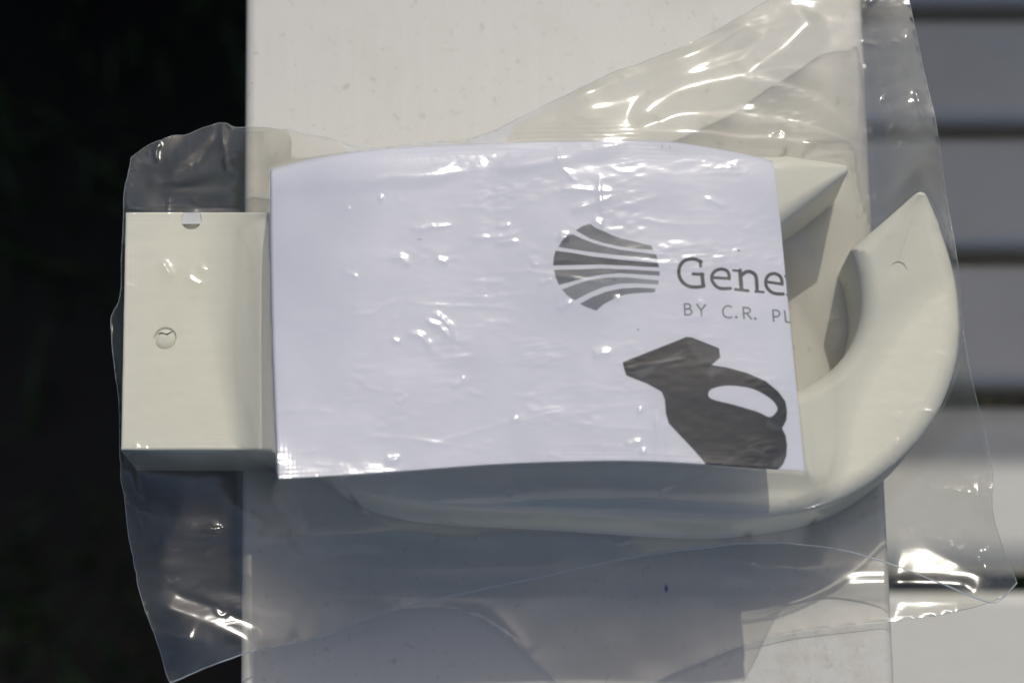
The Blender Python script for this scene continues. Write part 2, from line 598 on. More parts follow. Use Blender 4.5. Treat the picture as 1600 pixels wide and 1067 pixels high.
hc = P(800, 533, 0)
holder = empty('glass_holder', tuple(hc), 'thick cream plastic hook-ended holder sealed in the clear bag on the armrest', 'holder')
PX0 = 0.1362e-3
def rad_fn(u, v):
    if u < 600:
        return 0.0006
    r = 0.0030 if (u > 1225 and v < 360 and u < 1340) else 0.0038
    da, db = math.dist((u, v), TIP_A)*PX0, math.dist((u, v), TIP_B)*PX0
    return min(r, 0.0003+0.22*da, 0.0005+0.36*db)
body = bevel_slab('body', OUT, T, TB, rad_fn, M_CREAM, holder)

# screw wells cut in the block, each with its plug
def cutter(cx, cy, r, depth, ztop=T):
    bm = bmesh.new()
    bmesh.ops.create_cone(bm, cap_ends=True, segments=40, radius1=r, radius2=r, depth=depth*2)
    me = bpy.data.meshes.new('cut')
    bm.to_mesh(me)
    bm.free()
    o = bpy.data.objects.new('cut', me)
    o.location = (cx, cy, ztop)
    COL.objects.link(o)
    return o
PX = 0.1425e-3*(1-0.044)
w1 = P(258, 528, T)
w2 = P(299, 343, T)
w3 = P(1404, 421, T)
cuts = [cutter(w1[0], w1[1], 18*PX, 0.0011), cutter(w2[0], w2[1], 16.5*PX, 0.0030), cutter(w2[0], w2[1]+0.0022, 15*PX, 0.0030), cutter(w3[0], w3[1], 13*PX, 0.0003)]
for c in cuts:
    md = body.modifiers.new('b', 'BOOLEAN')
    md.object = c
    md.operation = 'DIFFERENCE'
    md.solver = 'EXACT'
body.modifiers.move(0, len(body.modifiers)-1)
dg = bpy.context.evaluated_depsgraph_get()
me2 = bpy.data.meshes.new_from_object(body.evaluated_get(dg))
body.modifiers.clear()
assert len(me2.polygons) > 1000
body.data = me2
body.data.name = 'body'
for c in cuts:
    bpy.data.objects.remove(c)
def disc(name, c, r, z0, z1, mat, dome=0.0, parent=holder):
    V, F = [], []
    n = 36
    prof = [(r, z0), (r, z1-0.0002), (r-0.0002, z1), (r*0.55, z1+dome*0.7), (0.0001, z1+dome)]
    for (rr, z) in prof:
        for q in range(n):
            a = q*2*math.pi/n
            V.append((c[0]+rr*math.cos(a), c[1]+rr*math.sin(a), z))
    for k in range(len(prof)-1):
        for q in range(n):
            F.append((k*n+q, k*n+(q+1) % n, (k+1)*n+(q+1) % n, (k+1)*n+q))
    return mesh_obj(name, V, F, mat, parent)
p1 = disc('screw_plug', w1, 15.5*PX, T-0.0013, T-0.0004, M_PLUG, 0.0002)
tabv = []
for zz in (T-0.0005, T-0.0032):
    tabv += [tuple(q) for q in (P(284, 350, zz), P(314.5, 350, zz), P(315.5, 332.5, zz), P(283, 332.5, zz))]
mesh_obj('edge_plug', tabv, [(0, 1, 2, 3), (7, 6, 5, 4), (0, 4, 5, 1), (1, 5, 6, 2), (2, 6, 7, 3), (3, 7, 4, 0)], M_TAB, holder, smooth=False)
ck = [(-11, -6.5, 1.2), (-6, -8, 2.2), (0, -6.6, 1.6), (3, -5.4, 2.6), (7, -8.0, 1.8), (12, -10.5, 0.8)]
cv = []
for (du, dv, wd) in ck:
    zc = T-0.00018
    cv += [tuple(P(258+du, 528+dv-wd*0.5, zc)), tuple(P(258+du, 528+dv+wd*0.5, zc))]
mesh_obj('crack', cv, [(2*i, 2*i+1, 2*i+3, 2*i+2) for i in range(len(ck)-1)], M_BARK, p1, smooth=False)

# ------------------------------------------------------------------ leaflet
top_e = catmull([(422, 266), (470, 252), (545, 238), (640, 229), (760, 224), (880, 221), (1015, 220), (1080, 226), (1150, 238), (1190, 247), (1208, 253)], 12)
bot_e = catmull([(435, 748), (540, 742), (640, 735), (760, 726), (880, 721), (1000, 720), (1100, 725), (1180, 731), (1257, 736)], 12)
lef_e = catmull([(422, 266), (423, 400), (427, 560), (435, 748)], 12)
rig_e = catmull([(1208, 253), (1219, 345), (1231, 470), (1244, 600), (1257, 736)], 12)
def resamp(c, t):
    d = np.r_[0, np.cumsum(np.hypot(*np.diff(c, axis=0).T))]
    d /= d[-1]
    return np.stack([np.interp(t, d, c[:, 0]), np.interp(t, d, c[:, 1])], -1)

def leaf_px(s, t):
    """Coons patch of the sheet outline: s across (left to right), t down"""
    a, b = resamp(top_e, s), resamp(bot_e, s)
    c, d = resamp(lef_e, t), resamp(rig_e, t)
    S_, T_ = s[None, :, None], t[:, None, None]
    q = (1-T_)*a[None]+T_*b[None]+(1-S_)*c[:, None]+S_*d[:, None]
    q -= (1-S_)*(1-T_)*top_e[0]+S_*(1-T_)*top_e[-1]+(1-S_)*T_*bot_e[0]+S_*T_*bot_e[-1]
    return q

LEAF_LIFT = 0.0188
def leaf_z(s, t):
    """height of the springy top leaf: bulging fold at its far edge, open towards the near edge"""
    rise = LEAF_LIFT+0.0022*(1-np.exp(-t/0.024))+0.0030*t
    rise = rise*(0.93+0.07*np.sin(math.pi*np.clip(s, 0, 1)))+0.0040*np.clip(1-s/0.45, 0, 1)**1.5*t
    wav = 0.0004*vnoise(s*5+10, t*3+10, 21)+0.00012*vnoise(s*13+10, t*8+10, 22)
    curl = -0.0012*np.clip((s-0.90)/0.10, 0, 1)**2
    droop = -0.004*np.clip(1-s/0.22, 0, 1)**2*(1-t**3)
    return T+0.0022+rise+wav+curl+droop

xs_f = np.linspace((862-425)/815, 1.0, 430)
s_ = np.r_[np.linspace(0, xs_f[0], 80)[:-1], xs_f]
t_ = np.r_[np.linspace(0, 0.20, 24)[:-1], np.linspace(0.20, 1.0, 430)]
LP = leaf_px(s_, t_)
SS, TT = np.meshgrid(s_, t_)
LZ = leaf_z(SS, TT)
LV = P(LP[..., 0], LP[..., 1], LZ)

# print on the sheet, laid out on the paper
U_, V_ = LP[..., 0], LP[..., 1]
ink = np.zeros(U_.shape)            # coverage
val = np.ones(U_.shape)             # grey of the ink
def soft(d, w=0.55):
    return np.clip(0.5-d/(2*w), 0, 1)
def put(cov, grey):
    global val
    val = val*(1-cov)+grey*cov
def poly_sdf(poly):
    d = np.full(U_.shape, 1e9)
    x0, y0 = np.min(poly, 0)-4
    x1, y1 = np.max(poly, 0)+4
    sel = (U_ > x0) & (U_ < x1) & (V_ > y0) & (V_ < y1)
    u, v = U_[sel], V_[sel]
    if not len(u):
        return d
    dd = np.full(u.shape, 1e9)
    for i in range(len(poly)):
        dd = np.minimum(dd, seg_dist(u, v, poly[i], poly[(i+1) % len(poly)])[0])
    d[sel] = np.where(in_poly(u, v, poly), -dd, dd)
    return d
def stroke(pts, w, org, sc, grey, curve=True):
    p = np.array(pts, float)/sc+np.array(org)
    if curve and len(p) > 2:
        p = catmull(p, 6)
    w = w/sc
    x0, y0 = p.min(0)-w-3
    x1, y1 = p.max(0)+w+3
    sel = (U_ > x0) & (U_ < x1) & (V_ > y0) & (V_ < y1)
    d = np.full(U_.shape, 1e9)
    if sel.any():
        d[sel] = line_dist(U_[sel], V_[sel], [tuple(q) for q in p])[0]
    return soft(d-w/2)
A_, AS = (1040, 380), 7.273
TXT = 0.038
cov = np.zeros(U_.shape)
for pts, w, cv in [
    ([(397, 262), (396, 205)], 36, 0),
    ([(402, 212), (345, 186), (275, 181), (208, 204), (167, 255), (150, 320), (161, 390), (200, 450), (260, 488), (330, 500), (400, 495), (435, 485)], 40, 1),
    ([(312, 350), (425, 357)], 36, 0), ([(413, 352), (428, 490)], 44, 0),
    ([(535, 391), (725, 403)], 34, 0),
    ([(722, 404), (718, 352), (692, 312), (632, 296), (572, 312), (534, 352), (524, 402), (542, 452), (584, 497), (645, 517), (735, 514)], 38, 1),
    ([(845, 312), (862, 528)], 46, 0), ([(770, 310), (850, 318)], 26, 0), ([(792, 525), (937, 541)], 34, 0),
    ([(868, 362), (908, 330), (958, 325), (1004, 348), (1030, 398), (1040, 545)], 42, 1), ([(1022, 550), (1112, 556)], 28, 0),
    ([(1152, 441), (1328, 466)], 32, 0),
    ([(1324, 466), (1318, 412), (1290, 368), (1232, 346), (1174, 364), (1142, 412), (1140, 470), (1166, 524), (1214, 562), (1270, 576), (1336, 578)], 38, 1),
    ([(1355, 372), (1369, 396)], 16, 0), ([(1380, 585), (1399, 608)], 20, 0),
    ([(831, 85), (834, 86)], 20, 0)]:
    cov = np.maximum(cov, stroke(pts, w, A_, AS, TXT, cv))
put(cov, TXT)
cov = np.zeros(U_.shape)
for pts, cv in [
    ([(213, 690), (222, 815)], 0), ([(213, 692), (258, 692), (284, 716), (266, 745), (218, 750)], 1), ([(218, 750), (270, 748), (298, 778), (280, 810), (222, 816)], 1),
    ([(355, 695), (405, 762)], 0), ([(450, 703), (405, 762)], 0), ([(405, 762), (408, 826)], 0),
    ([(746, 724), (705, 712), (664, 735), (650, 782), (670, 830), (710, 846), (752, 841)], 1), ([(801, 840), (805, 841)], 0),
    ([(882, 730), (891, 855)], 0), ([(882, 732), (935, 736), (962, 764), (938, 795), (886, 796)], 1), ([(922, 796), (975, 862)], 0),
    ([(1016, 857), (1020, 858)], 0),
    ([(1218, 760), (1229, 886)], 0), ([(1218, 762), (1268, 764), (1295, 794), (1276, 832), (1224, 836)], 1),
    ([(1352, 770), (1365, 890), (1418, 905)], 0)]:
    w = 17 if len(pts) > 2 or math.dist(pts[0], pts[1]) > 10 else 27
    cov = np.maximum(cov, stroke(pts, w, A_, AS, TXT, cv)*0.88)
put(cov, TXT)
B_, BS = np.array((850, 340.0)), 6.67
bandsL = [
    ([(330, 135), (400, 90), (480, 65), (540, 110), (640, 150), (720, 190), (820, 222), (900, 240), (1120, 295), (1135, 335), (960, 325), (780, 300), (620, 265), (480, 220)], 0.24),
    ([(250, 183), (300, 175), (400, 222), (520, 268), (640, 302), (800, 338), (1165, 385), (1185, 430), (1000, 415), (700, 385), (450, 355), (250, 325), (150, 308), (190, 238)], 0.24),
    ([(120, 345), (300, 370), (500, 405), (800, 440), (1190, 475), (1200, 520), (900, 505), (600, 490), (350, 495), (95, 500), (100, 420)], 0.125),
    ([(105, 545), (350, 540), (600, 530), (850, 540), (1205, 560), (1205, 607), (950, 590), (780, 580), (600, 595), (420, 630), (280, 670), (155, 703), (120, 620)], 0.24),
    ([(188, 750), (330, 695), (480, 650), (650, 625), (850, 622), (1195, 655), (1190, 697), (950, 685), (780, 690), (620, 725), (470, 785), (320, 862), (240, 810)], 0.37),
    ([(372, 900), (500, 830), (640, 775), (800, 740), (980, 730), (1165, 740), (1155, 780), (1000, 785), (850, 800), (720, 850), (620, 905), (545, 970), (455, 938)], 0.27)]
for pts, gy_ in bandsL:
    pl = np.array(pts, float)/BS+B_
    c = soft(poly_sdf(pl))
    put(c, gy_*(0.88+0.22*np.clip((U_-880)/140, 0, 1)))
C_, CS = np.array((940, 500.0)), 4.103
mug = np.array([(135, 270), (545, 108), (580, 112), (752, 180), (760, 240), (705, 288), (800, 303), (930, 338), (1050, 390), (1130, 455), (1178, 520), (1189, 580), (1185, 640), (1157, 694), (1180, 740), (1189, 800), (1185, 870), (1165, 920), (1142, 948), (1100, 975), (680, 975), (668, 922), (600, 842), (430, 662), (412, 600), (405, 510), (385, 460), (300, 412), (158, 355), (142, 305)], float)/CS+C_
hole = catmull([(690, 455), (740, 430), (830, 420), (950, 436), (1030, 470), (1095, 515), (1126, 562), (1115, 595), (1075, 621), (1000, 588), (850, 543), (700, 503)], 4, True)/CS+C_
shade = 0.016+0.008*vnoise((U_-900)/18, (V_-450)/18, 31)+0.006*vnoise((U_-900)/5, (V_-450)/5, 32)
shade = np.clip(shade-0.008*np.clip((V_-640)/90, 0, 1), 0.008, 1)
cm = soft(poly_sdf(mug))*(1-soft(poly_sdf(hole)))
put(cm, shade)
for pts, gy_, k in [([(195, 350), (315, 280), (420, 240), (540, 180), (500, 235), (390, 275), (262, 372)], 0.15, 0.6),
                    ([(545, 108), (752, 180), (760, 240), (705, 288), (640, 270), (560, 180)], 0.105, 0.6),
                    ([(680, 345), (700, 300), (800, 305), (780, 330), (720, 350), (705, 385)], 0.16, 0.5),
                    ([(1060, 640), (1157, 694), (1100, 700), (1060, 680)], 0.13, 0.5),
                    ([(1100, 900), (1187, 850), (1142, 948), (1090, 945)], 0.13, 0.6)]:
    c = soft(poly_sdf(np.array(pts, float)/CS+C_), 3.0)*cm*k
    put(c, gy_)
for (du, dv, r) in [(1035, 228, 1.6), (1047, 229, 1.4), (745, 563, 1.1), (960, 437, 2.2), (997, 515, 1.6), (513, 694, 1.0), (655, 374, 1.0), (1180, 640, 1.0)]:
    d = np.hypot(U_-du, V_-dv)-r
    put(soft(d)*0.7, 0.18)
PRINT = np.stack([val*0.95, val*1.0, val*1.0, np.ones_like(val)], -1)
PRINT = np.where(val[..., None] > 0.97, 1.0, PRINT)

leafc = P(830, 500, T)
leaflet = empty('folded_leaflet', (leafc[0], leafc[1], T), 'white folded paper leaflet with grey globe logo, lettering and jug picture inside bag', 'leaflet')
front = mesh_obj('front_leaf', LV, grid_faces(*SS.shape), M_PRINT, leaflet)
ca = front.data.color_attributes.new('print', 'FLOAT_COLOR', 'POINT')
ca.data.foreach_set('color', PRINT.astype(np.float32).ravel())
md = front.modifiers.new('th', 'SOLIDIFY')
md.thickness = 0.00012
md.offset = -1.0
# the inner leaf and the back leaf lie under it, meeting at the far fold
s2, t2 = np.linspace(0, 1, 70), np.linspace(0, 1, 50)
q2 = leaf_px(s2, t2)
S2, T2 = np.meshgrid(s2, t2)
inz = leaf_z(S2, T2)-0.0006-0.0022*T2
mesh_obj('inner_leaf', P(q2[..., 0]*0.9965+1.2-2.5*T2, 2+q2[..., 1]*0.985+4.5*(1-T2), inz), grid_faces(50, 70), M_PAPER, leaflet)
bkz = T+0.0004+0.0003*(1+vnoise(S2*4+5, T2*4+5, 23))
mesh_obj('back_leaf', P(q2[..., 0]*0.992+4, q2[..., 1]*0.97+12, bkz), grid_faces(50, 70), M_PAPER, leaflet)

# bulging fold that joins the two leaves along the far edge
te = resamp(top_e, s2)
fr = np.linspace(0, 1, 9)[:, None]
fz = (leaf_z(s2, np.zeros(70))-0.00015)[None]*(1-fr)+(T+0.0004)*fr
mesh_obj('fold', P(te[None, :, 0]*0.999+0.8+0*fr, te[None, :, 1]+1.0+9*np.sin(fr*1.57), fz), grid_faces(9, 70), M_PAPER, leaflet)

# ------------------------------------------------------------------ bag
left = [(205, 246), (196, 300), (191, 380), (189, 450), (182, 475), (173, 505), (176, 560), (186, 625), (187, 700), (190, 745), (196, 800), (206, 860), (214, 900), (222, 938), (243, 1000), (266, 1066)]
top_l = [(205, 246), (230, 228), (265, 215), (300, 208), (330, 196), (352, 193), (370, 199), (420, 200), (462, 206), (520, 218), (560, 230), (600, 231.5)]
top_r = [(600, 231.5), (640, 226), (735, 217), (790, 195), (850, 165), (930, 126), (1010, 95), (1100, 58), (1170, 18), (1230, -18), (1290, -50), (1410, -55)]
right = [(1410, -55), (1425, 20), (1445, 120), (1465, 200), (1477, 300), (1498, 420), (1508, 540), (1522, 610), (1540, 680), (1551, 740), (1552, 805), (1566, 855), (1589, 910)]
front_b = [(1589, 910), (1570, 930), (1545, 941), (1480, 915), (1400, 884), (1330, 862), (1260, 851), (1180, 848), (1100, 855), (1000, 868), (860, 897), (700, 931), (600, 957), (520, 988), (495, 996), (440, 1008), (390, 1018), (330, 1040), (266, 1066)]
back_b = [(1589, 910), (1570, 930), (1545, 941), (1500, 954), (1412, 969), (1275, 983), (1178, 1004), (1080, 1040), (980, 1080), (900, 1078), (850, 1046), (787, 990), (709, 951), (600, 957), (520, 988), (495, 996), (440, 1008), (390, 1018), (330, 1040), (266, 1066)]
def wob(pts, seed, amp=1.2):
    c = catmull(pts, 6)
    r = np.random.default_rng(seed)
    j = r.normal(0, amp, (len(c), 2))
    j = (np.roll(j, 1, 0)+j+np.roll(j, -1, 0))/3
    j[0] = j[-1] = 0
    return c+j
E = {k: wob(v, i, a) for i, (k, v, a) in enumerate([('l', left, 1.3), ('tl', top_l, 1.6), ('tr', top_r, 1.5), ('r', right, 1.0), ('f', front_b, 0.6), ('b', back_b, 0.8)])}
FRONT = np.vstack([E['tl'][:-1], E['tr'][:-1], E['r'][:-1], E['f'][:-1], E['l'][::-1][:-1]])
BACK = np.vstack([E['tl'][:-1], E['tr'][:-1], E['r'][:-1], E['b'][:-1], E['l'][::-1][:-1]])
LEAFP = np.vstack([top_e, rig_e[1:], bot_e[::-1][1:], lef_e[::-1][1:-1]])

def arm_mask(u, v):
    return (u > 384-9*v/1067+2) & (u < 1347+52*v/1067-2)
RIM = np.array([(205, 246, 21), (300, 208, 21), (352, 193, 23), (462, 206, 27), (560, 230, 34), (640, 226, 41), (735, 217, 45), (850, 165, 44.5),
    (1000, 95, 42.5), (1170, 18, 40), (1290, -50, 40.5), (1410, -55, 38.5), (1350, 20, 40), (1445, 120, 36), (1477, 300, 24), (1508, 540, 16), (1551, 740, 11),
    (1589, 910, 6), (1400, 884, 9), (1180, 848, 14), (1000, 868, 13), (860, 897, 11), (700, 931, 8), (495, 996, 5), (390, 1018, 4),
    (266, 1066, -2), (222, 938, 4), (190, 745, 12), (173, 505, 17), (191, 380, 20), (1150, 120, 44.3), (1300, 120, 42), (300, 270, 23),
    (320, 900, 6), (310, 970, 4), (1480, 830, 9), (1080, 195, 48.3), (930, 200, 49.5), (1000, 200, 49), (1150, 205, 46), (1250, 205, 44.5), (1330, 225, 43), (1390, 240, 41),
    (1010, 165, 46)], float)   # loose film stands this many mm above the armrest
def edge_z(u, v):
    """height of the free rim and of the slack film of the bag"""
    num = np.zeros(np.shape(u))
    den = np.zeros(np.shape(u))
    for (a, b, c) in RIM:
        w = 1.0/((u-a)**2+(v-b)**2+500.0)**1.6
        num = num+w*c
        den = den+w
    z = num/den*1e-3+0.0008*vnoise(u/90+5, v/90+5, 41)
    return np.where(arm_mask(u, v), np.maximum(z, 0.0016), z)
def back_edge_z(u, v):
    z = edge_z(u, v)
    k = np.clip((v-885)/45, 0, 1)*np.clip((u-400)/90, 0, 1)*np.clip((1560-u)/60, 0, 1)
    return z*(1-k)+k*np.minimum(z, 0.0014)

def bounding(step):
    u = np.arange(160, 1604, step)
    v = np.arange(-64, 1084, step)
    return np.meshgrid(u.astype(float), v.astype(float))

_sd, _td = np.linspace(0, 1, 1500), np.linspace(0, 1, 900)
_qd = leaf_px(_sd, _td)
_zd = leaf_z(*np.meshgrid(_sd, _td))
def leaf_height(u, v, grow):
    """height of the front leaf on a photo-space grid, spread a few cells past its rim; -1 elsewhere"""
    st = u[0, 1]-u[0, 0]
    iu = np.round((_qd[..., 0]-u[0, 0])/st).astype(int)
    iv = np.round((_qd[..., 1]-v[0, 0])/st).astype(int)
    z = np.full(u.shape, -1.0)
    np.maximum.at(z, (iv.ravel(), iu.ravel()), _zd.ravel())
    for _ in range(grow):
        k = (z > -0.5).astype(float)
        zz = np.where(z > -0.5, z, 0)
        num = den = 0
        for a in (-1, 0, 1):
            for b in (-1, 0, 1):
                num = num+np.roll(np.roll(zz, a, 0), b, 1)
                den = den+np.roll(np.roll(k, a, 0), b, 1)
        z = np.where(z > -0.5, z, np.where(den > 0, num/np.maximum(den, 1), -1.0))
    return z

def upsample(zc, uc, vc, U, V):
    du = uc[0, 1]-uc[0, 0]
    fu, fv = (U-uc[0, 0])/du, (V-vc[0, 0])/du
    iu = np.clip(np.floor(fu).astype(int), 0, zc.shape[1]-2)
    iv = np.clip(np.floor(fv).astype(int), 0, zc.shape[0]-2)
    a, b = np.clip(fu-iu, 0, 1), np.clip(fv-iv, 0, 1)
    return (zc[iv, iu]*(1-a)+zc[iv, iu+1]*a)*(1-b)+(zc[iv+1, iu]*(1-a)+zc[iv+1, iu+1]*a)*b

GAP = np.array([(1331, 261), (1390, 262), (1442, 293), (1385, 345), (1332, 384), (1346, 440), (1345, 500), (1318, 556), (1262, 600), (1192, 620), (1130, 612), (1072, 500), (1120, 436), (1225, 347)], float)    # film bridges the slot and the hole
def floor_map(u, v, grow=False):
    f = np.where(arm_mask(u, v), 0.0016, -0.05)
    f = np.where(in_poly(u, v, OUT) | in_poly(u, v, GAP), T+0.0004, f)
    if grow:
        f = maxf(f, 5)
    f = np.maximum(f, leaf_height(u, v, 6 if grow else 0)+0.0005)
    return f

def blur(z, n, d=1):
    for _ in range(n):
        z = 0.2*(z+np.roll(z, d, 0)+np.roll(z, -d, 0)+np.roll(z, d, 1)+np.roll(z, -d, 1))
    return z
def maxf(z, n):
    for _ in range(n):
        z = np.maximum.reduce([z, np.roll(z, 1, 0), np.roll(z, -1, 0), np.roll(z, 1, 1), np.roll(z, -1, 1)])
    return z
SAG = 42.0           # photo pixels over which loose film sinks back towards the armrest
def relax(z, lo, free, n, step, rest):
    k = (step/SAG)**2/4
    for _ in range(n):
        a = 0.25*(np.roll(z, 1, 0)+np.roll(z, -1, 0)+np.roll(z, 1, 1)+np.roll(z, -1, 1))
        a = a*(1-k)+rest*k
        z = np.where(free, np.maximum(a, lo), z)
    return z
def drape(U, V, poly):
    uc, vc = bounding(8.0)
    lo = floor_map(uc, vc)
    free = in_poly(uc, vc, poly)
    z = np.where(free, np.maximum(lo, 0.012), edge_z(uc, vc))
    z = relax(z, lo, free, 900, 8.0, edge_z(uc, vc))
    zf = upsample(z, uc, vc, U, V)
    step = U[0, 1]-U[0, 0]
    lo0 = floor_map(U, V)
    lo = blur(floor_map(U, V, True), 24)
    free = in_poly(U, V, poly)
    z = relax(np.where(free, np.maximum(zf, lo), edge_z(U, V)), lo, free, 80, step, edge_z(U, V))
    return np.where(free, np.maximum(blur(z, 3), lo0), z)

PXM = 0.1425e-3
FOLDS_FRONT = [      # (polyline in photo positions, flank slope in degrees, flank width px, taper start, taper end)
    ([(232, 935), (300, 966), (350, 987), (384, 1004), (392, 1019)], 33, 36, 1, 0),
    ([(250, 905), (320, 935), (390, 958), (480, 988)], 14, 26, 1, 1),
    ([(1000, 208), (1006, 178), (1025, 158), (1060, 140), (1110, 128), (1165, 118)], 20, 42, 1, 0),
    ([(1165, 118), (1210, 85), (1285, 20)], 19, 42, 0, 1),
    ([(1165, 118), (1230, 135), (1290, 165), (1345, 205), (1390, 236)], 20, 40, 0, 1),
    ([(985, 206), (1090, 207), (1180, 215), (1300, 229), (1392, 236)], 26, 30, 1, 1),
    ([(222, 291), (300, 277), (370, 268), (450, 260)], 24, 26, 1, 1),
    ([(222, 291), (300, 301), (380, 309), (440, 306)], 20, 18, 1, 1),
    ([(830, 172), (893, 140), (940, 119), (1015, 90), (1100, 58), (1150, 34), (1190, 14)], 18, 22, 1, 1),
    ([(760, 214), (880, 178), (1000, 148), (1110, 98), (1230, 40)], 14, 34, 1, 1),
    ([(330, 297), (430, 289), (540, 281), (640, 274), (745, 267)], 17, 18, 1, 1), ([(760, 267), (820, 256), (900, 240), (990, 224)], 18, 16, 1, 1),
    ([(345, 197), (300, 240), (250, 285)], 26, 20, 1, 1), ([(352, 200), (320, 262), (290, 290)], 22, 14, 1, 1),
    ([(222, 800), (270, 830), (350, 832), (450, 815), (640, 806)], 22, 34, 1, 1),
    ([(640, 772), (760, 762), (900, 770), (1000, 760)], 12, 26, 1, 1),
    ([(440, 790), (530, 762), (640, 752)], 12, 26, 1, 1), ([(480, 905), (600, 880), (710, 884)], 16, 30, 1, 0), ([(400, 870), (560, 850), (710, 884)], 14, 30, 1, 0),
]
FOLDS_BACK = [
    ([(1280, 928), (1330, 917), (1395, 914), (1500, 920), (1515, 931), (1550, 940)], 38, 20, 1, 1),
    ([(1100, 925), (1220, 930), (1330, 917)], 12, 26, 1, 1),
]
CREASES_FRONT = [   # (polyline in photo positions, height mm, half-width px)
    ([(345, 197), (352, 240), (356, 285)], 0.6, 6),
    ([(352, 196), (385, 203), (405, 212)], 0.5, 4), ([(408, 212), (415, 225), (426, 238)], 0.5, 4), ([(453, 205), (455, 225), (452, 250)], 0.5, 4),
    ([(880, 236), (950, 230), (985, 222)], 0.4, 7),
    ([(212, 690), (216, 760), (228, 784)], 0.6, 4), ([(205, 700), (216, 745), (212, 800), (235, 850)], 0.5, 4),
    ([(222, 712), (235, 706)], 0.7, 5),
    ([(290, 830), (345, 822)], 1.0, 7), ([(312, 824), (352, 828)], 0.6, 4), ([(265, 862), (286, 860)], 0.5, 4),
    ([(535, 792), (560, 785), (578, 787)], 0.9, 7), ([(565, 800), (580, 808)], 0.5, 4),
    ([(850, 750), (935, 748)], 0.35, 6),
    ([(1030, 770), (1060, 762), (1085, 750), (1120, 742)], 0.8, 7), ([(1025, 640), (1026, 700), (1024, 735)], 0.3, 4), ([(1032, 740), (1036, 790), (1030, 800)], 0.5, 4),
    ([(1041, 650), (1042, 720)], 0.25, 3), ([(938, 270), (936, 300), (942, 340)], 0.35, 4), ([(870, 228), (878, 262), (905, 285)], 0.4, 4),
    ([(540, 322), (548, 328)], 0.5, 4), ([(590, 312), (600, 310)], 0.5, 4), ([(545, 296), (560, 294)], 0.3, 4),
    ([(640, 360), (700, 352), (705, 354)], 0.3, 4), ([(735, 372), (790, 370), (815, 362)], 0.45, 5), ([(770, 380), (810, 377)], 0.5, 5), ([(775, 355), (800, 352)], 0.4, 4),
    ([(610, 410), (625, 402), (640, 418)], 0.5, 6), ([(680, 404), (700, 412)], 0.5, 5), ([(535, 425), (560, 432)], 0.4, 5),
    ([(665, 498), (672, 502), (690, 512), (702, 530)], 0.6, 4.5), ([(672, 490), (690, 497), (704, 510), (708, 534)], 0.5, 4),
    ([(634, 525), (650, 522), (668, 535), (672, 552)], 0.55, 5), ([(610, 530), (625, 535)], 0.5, 4),
    ([(925, 555), (955, 550)], 0.6, 6), ([(800, 650), (806, 660)], 0.5, 4), ([(995, 640), (1003, 642)], 0.55, 4), ([(975, 692), (1005, 690)], 0.45, 4), ([(1000, 704), (1010, 706)], 0.5, 4),
    ([(600, 720), (625, 714)], 0.5, 5), ([(705, 604), (720, 596), (728, 588)], 0.35, 4), ([(620, 630), (638, 616)], 0.3, 3.5),
    ([(792, 768), (798, 770)], 0.9, 5), ([(925, 748), (938, 750)], 1.0, 6), ([(860, 300), (905, 296), (960, 300)], 0.45, 6), ([(890, 330), (930, 318), (960, 306)], 0.5, 6),
    ([(872, 370), (890, 372)], 0.7, 6), ([(925, 345), (945, 352)], 0.6, 6), ([(870, 485), (895, 470)], 0.5, 4), ([(840, 445), (865, 435)], 0.35, 4), ([(955, 470), (970, 466)], 0.45, 4),
    ([(1098, 310), (1140, 325)], 0.25, 3.5), ([(250, 405), (262, 425), (270, 436)], 0.5, 5), ([(290, 432), (318, 445)], 0.45, 5), ([(310, 415), (325, 425)], 0.35, 4),
    ([(1430, 140), (1436, 165)], 0.6, 6), ([(1418, 45), (1412, 90), (1425, 120)], 0.5, 7), ([(1432, 158), (1445, 190)], 0.5, 5),
    ([(1430, 765), (1450, 764), (1500, 766), (1545, 780)], 0.5, 4), ([(1440, 770), (1455, 795)], 0.4, 3.5), ([(1500, 735), (1520, 760), (1530, 800), (1520, 850)], 0.6, 5),
    ([(1480, 850), (1495, 855), (1512, 862)], 0.9, 8), ([(1525, 875), (1535, 878)], 0.8, 6), ([(1528, 740), (1526, 800), (1524, 850)], 0.6, 5), ([(1425, 820), (1430, 845), (1465, 870)], 0.7, 8),
    ([(1490, 880), (1508, 905)], 0.6, 4), ([(1540, 880), (1545, 915)], 0.5, 4), ([(1435, 875), (1470, 877)], 0.4, 5),
    ([(1180, 760), (1280, 800), (1390, 790)], 0.3, 16),
]
CREASES_BACK = [
    ([(1100, 870), (1250, 890), (1330, 917)], 0.5, 20),
    ([(709, 951), (760, 968), (830, 1020)], 0.6, 12), ([(240, 985), (330, 1005)], 0.5, 10), ([(300, 1050), (340, 1020), (375, 1000)], 0.7, 10),
]
def window(U, V, p, m):
    u0, v0, st = U[0, 0], V[0, 0], U[0, 1]-U[0, 0]
    a0, a1 = int(max(0, (p[:, 0].min()-m-u0)//st)), int(max(0, (p[:, 0].max()+m-u0)//st+1))
    b0, b1 = int(max(0, (p[:, 1].min()-m-v0)//st)), int(max(0, (p[:, 1].max()+m-v0)//st+1))
    return (slice(b0, b1), slice(a0, a1))
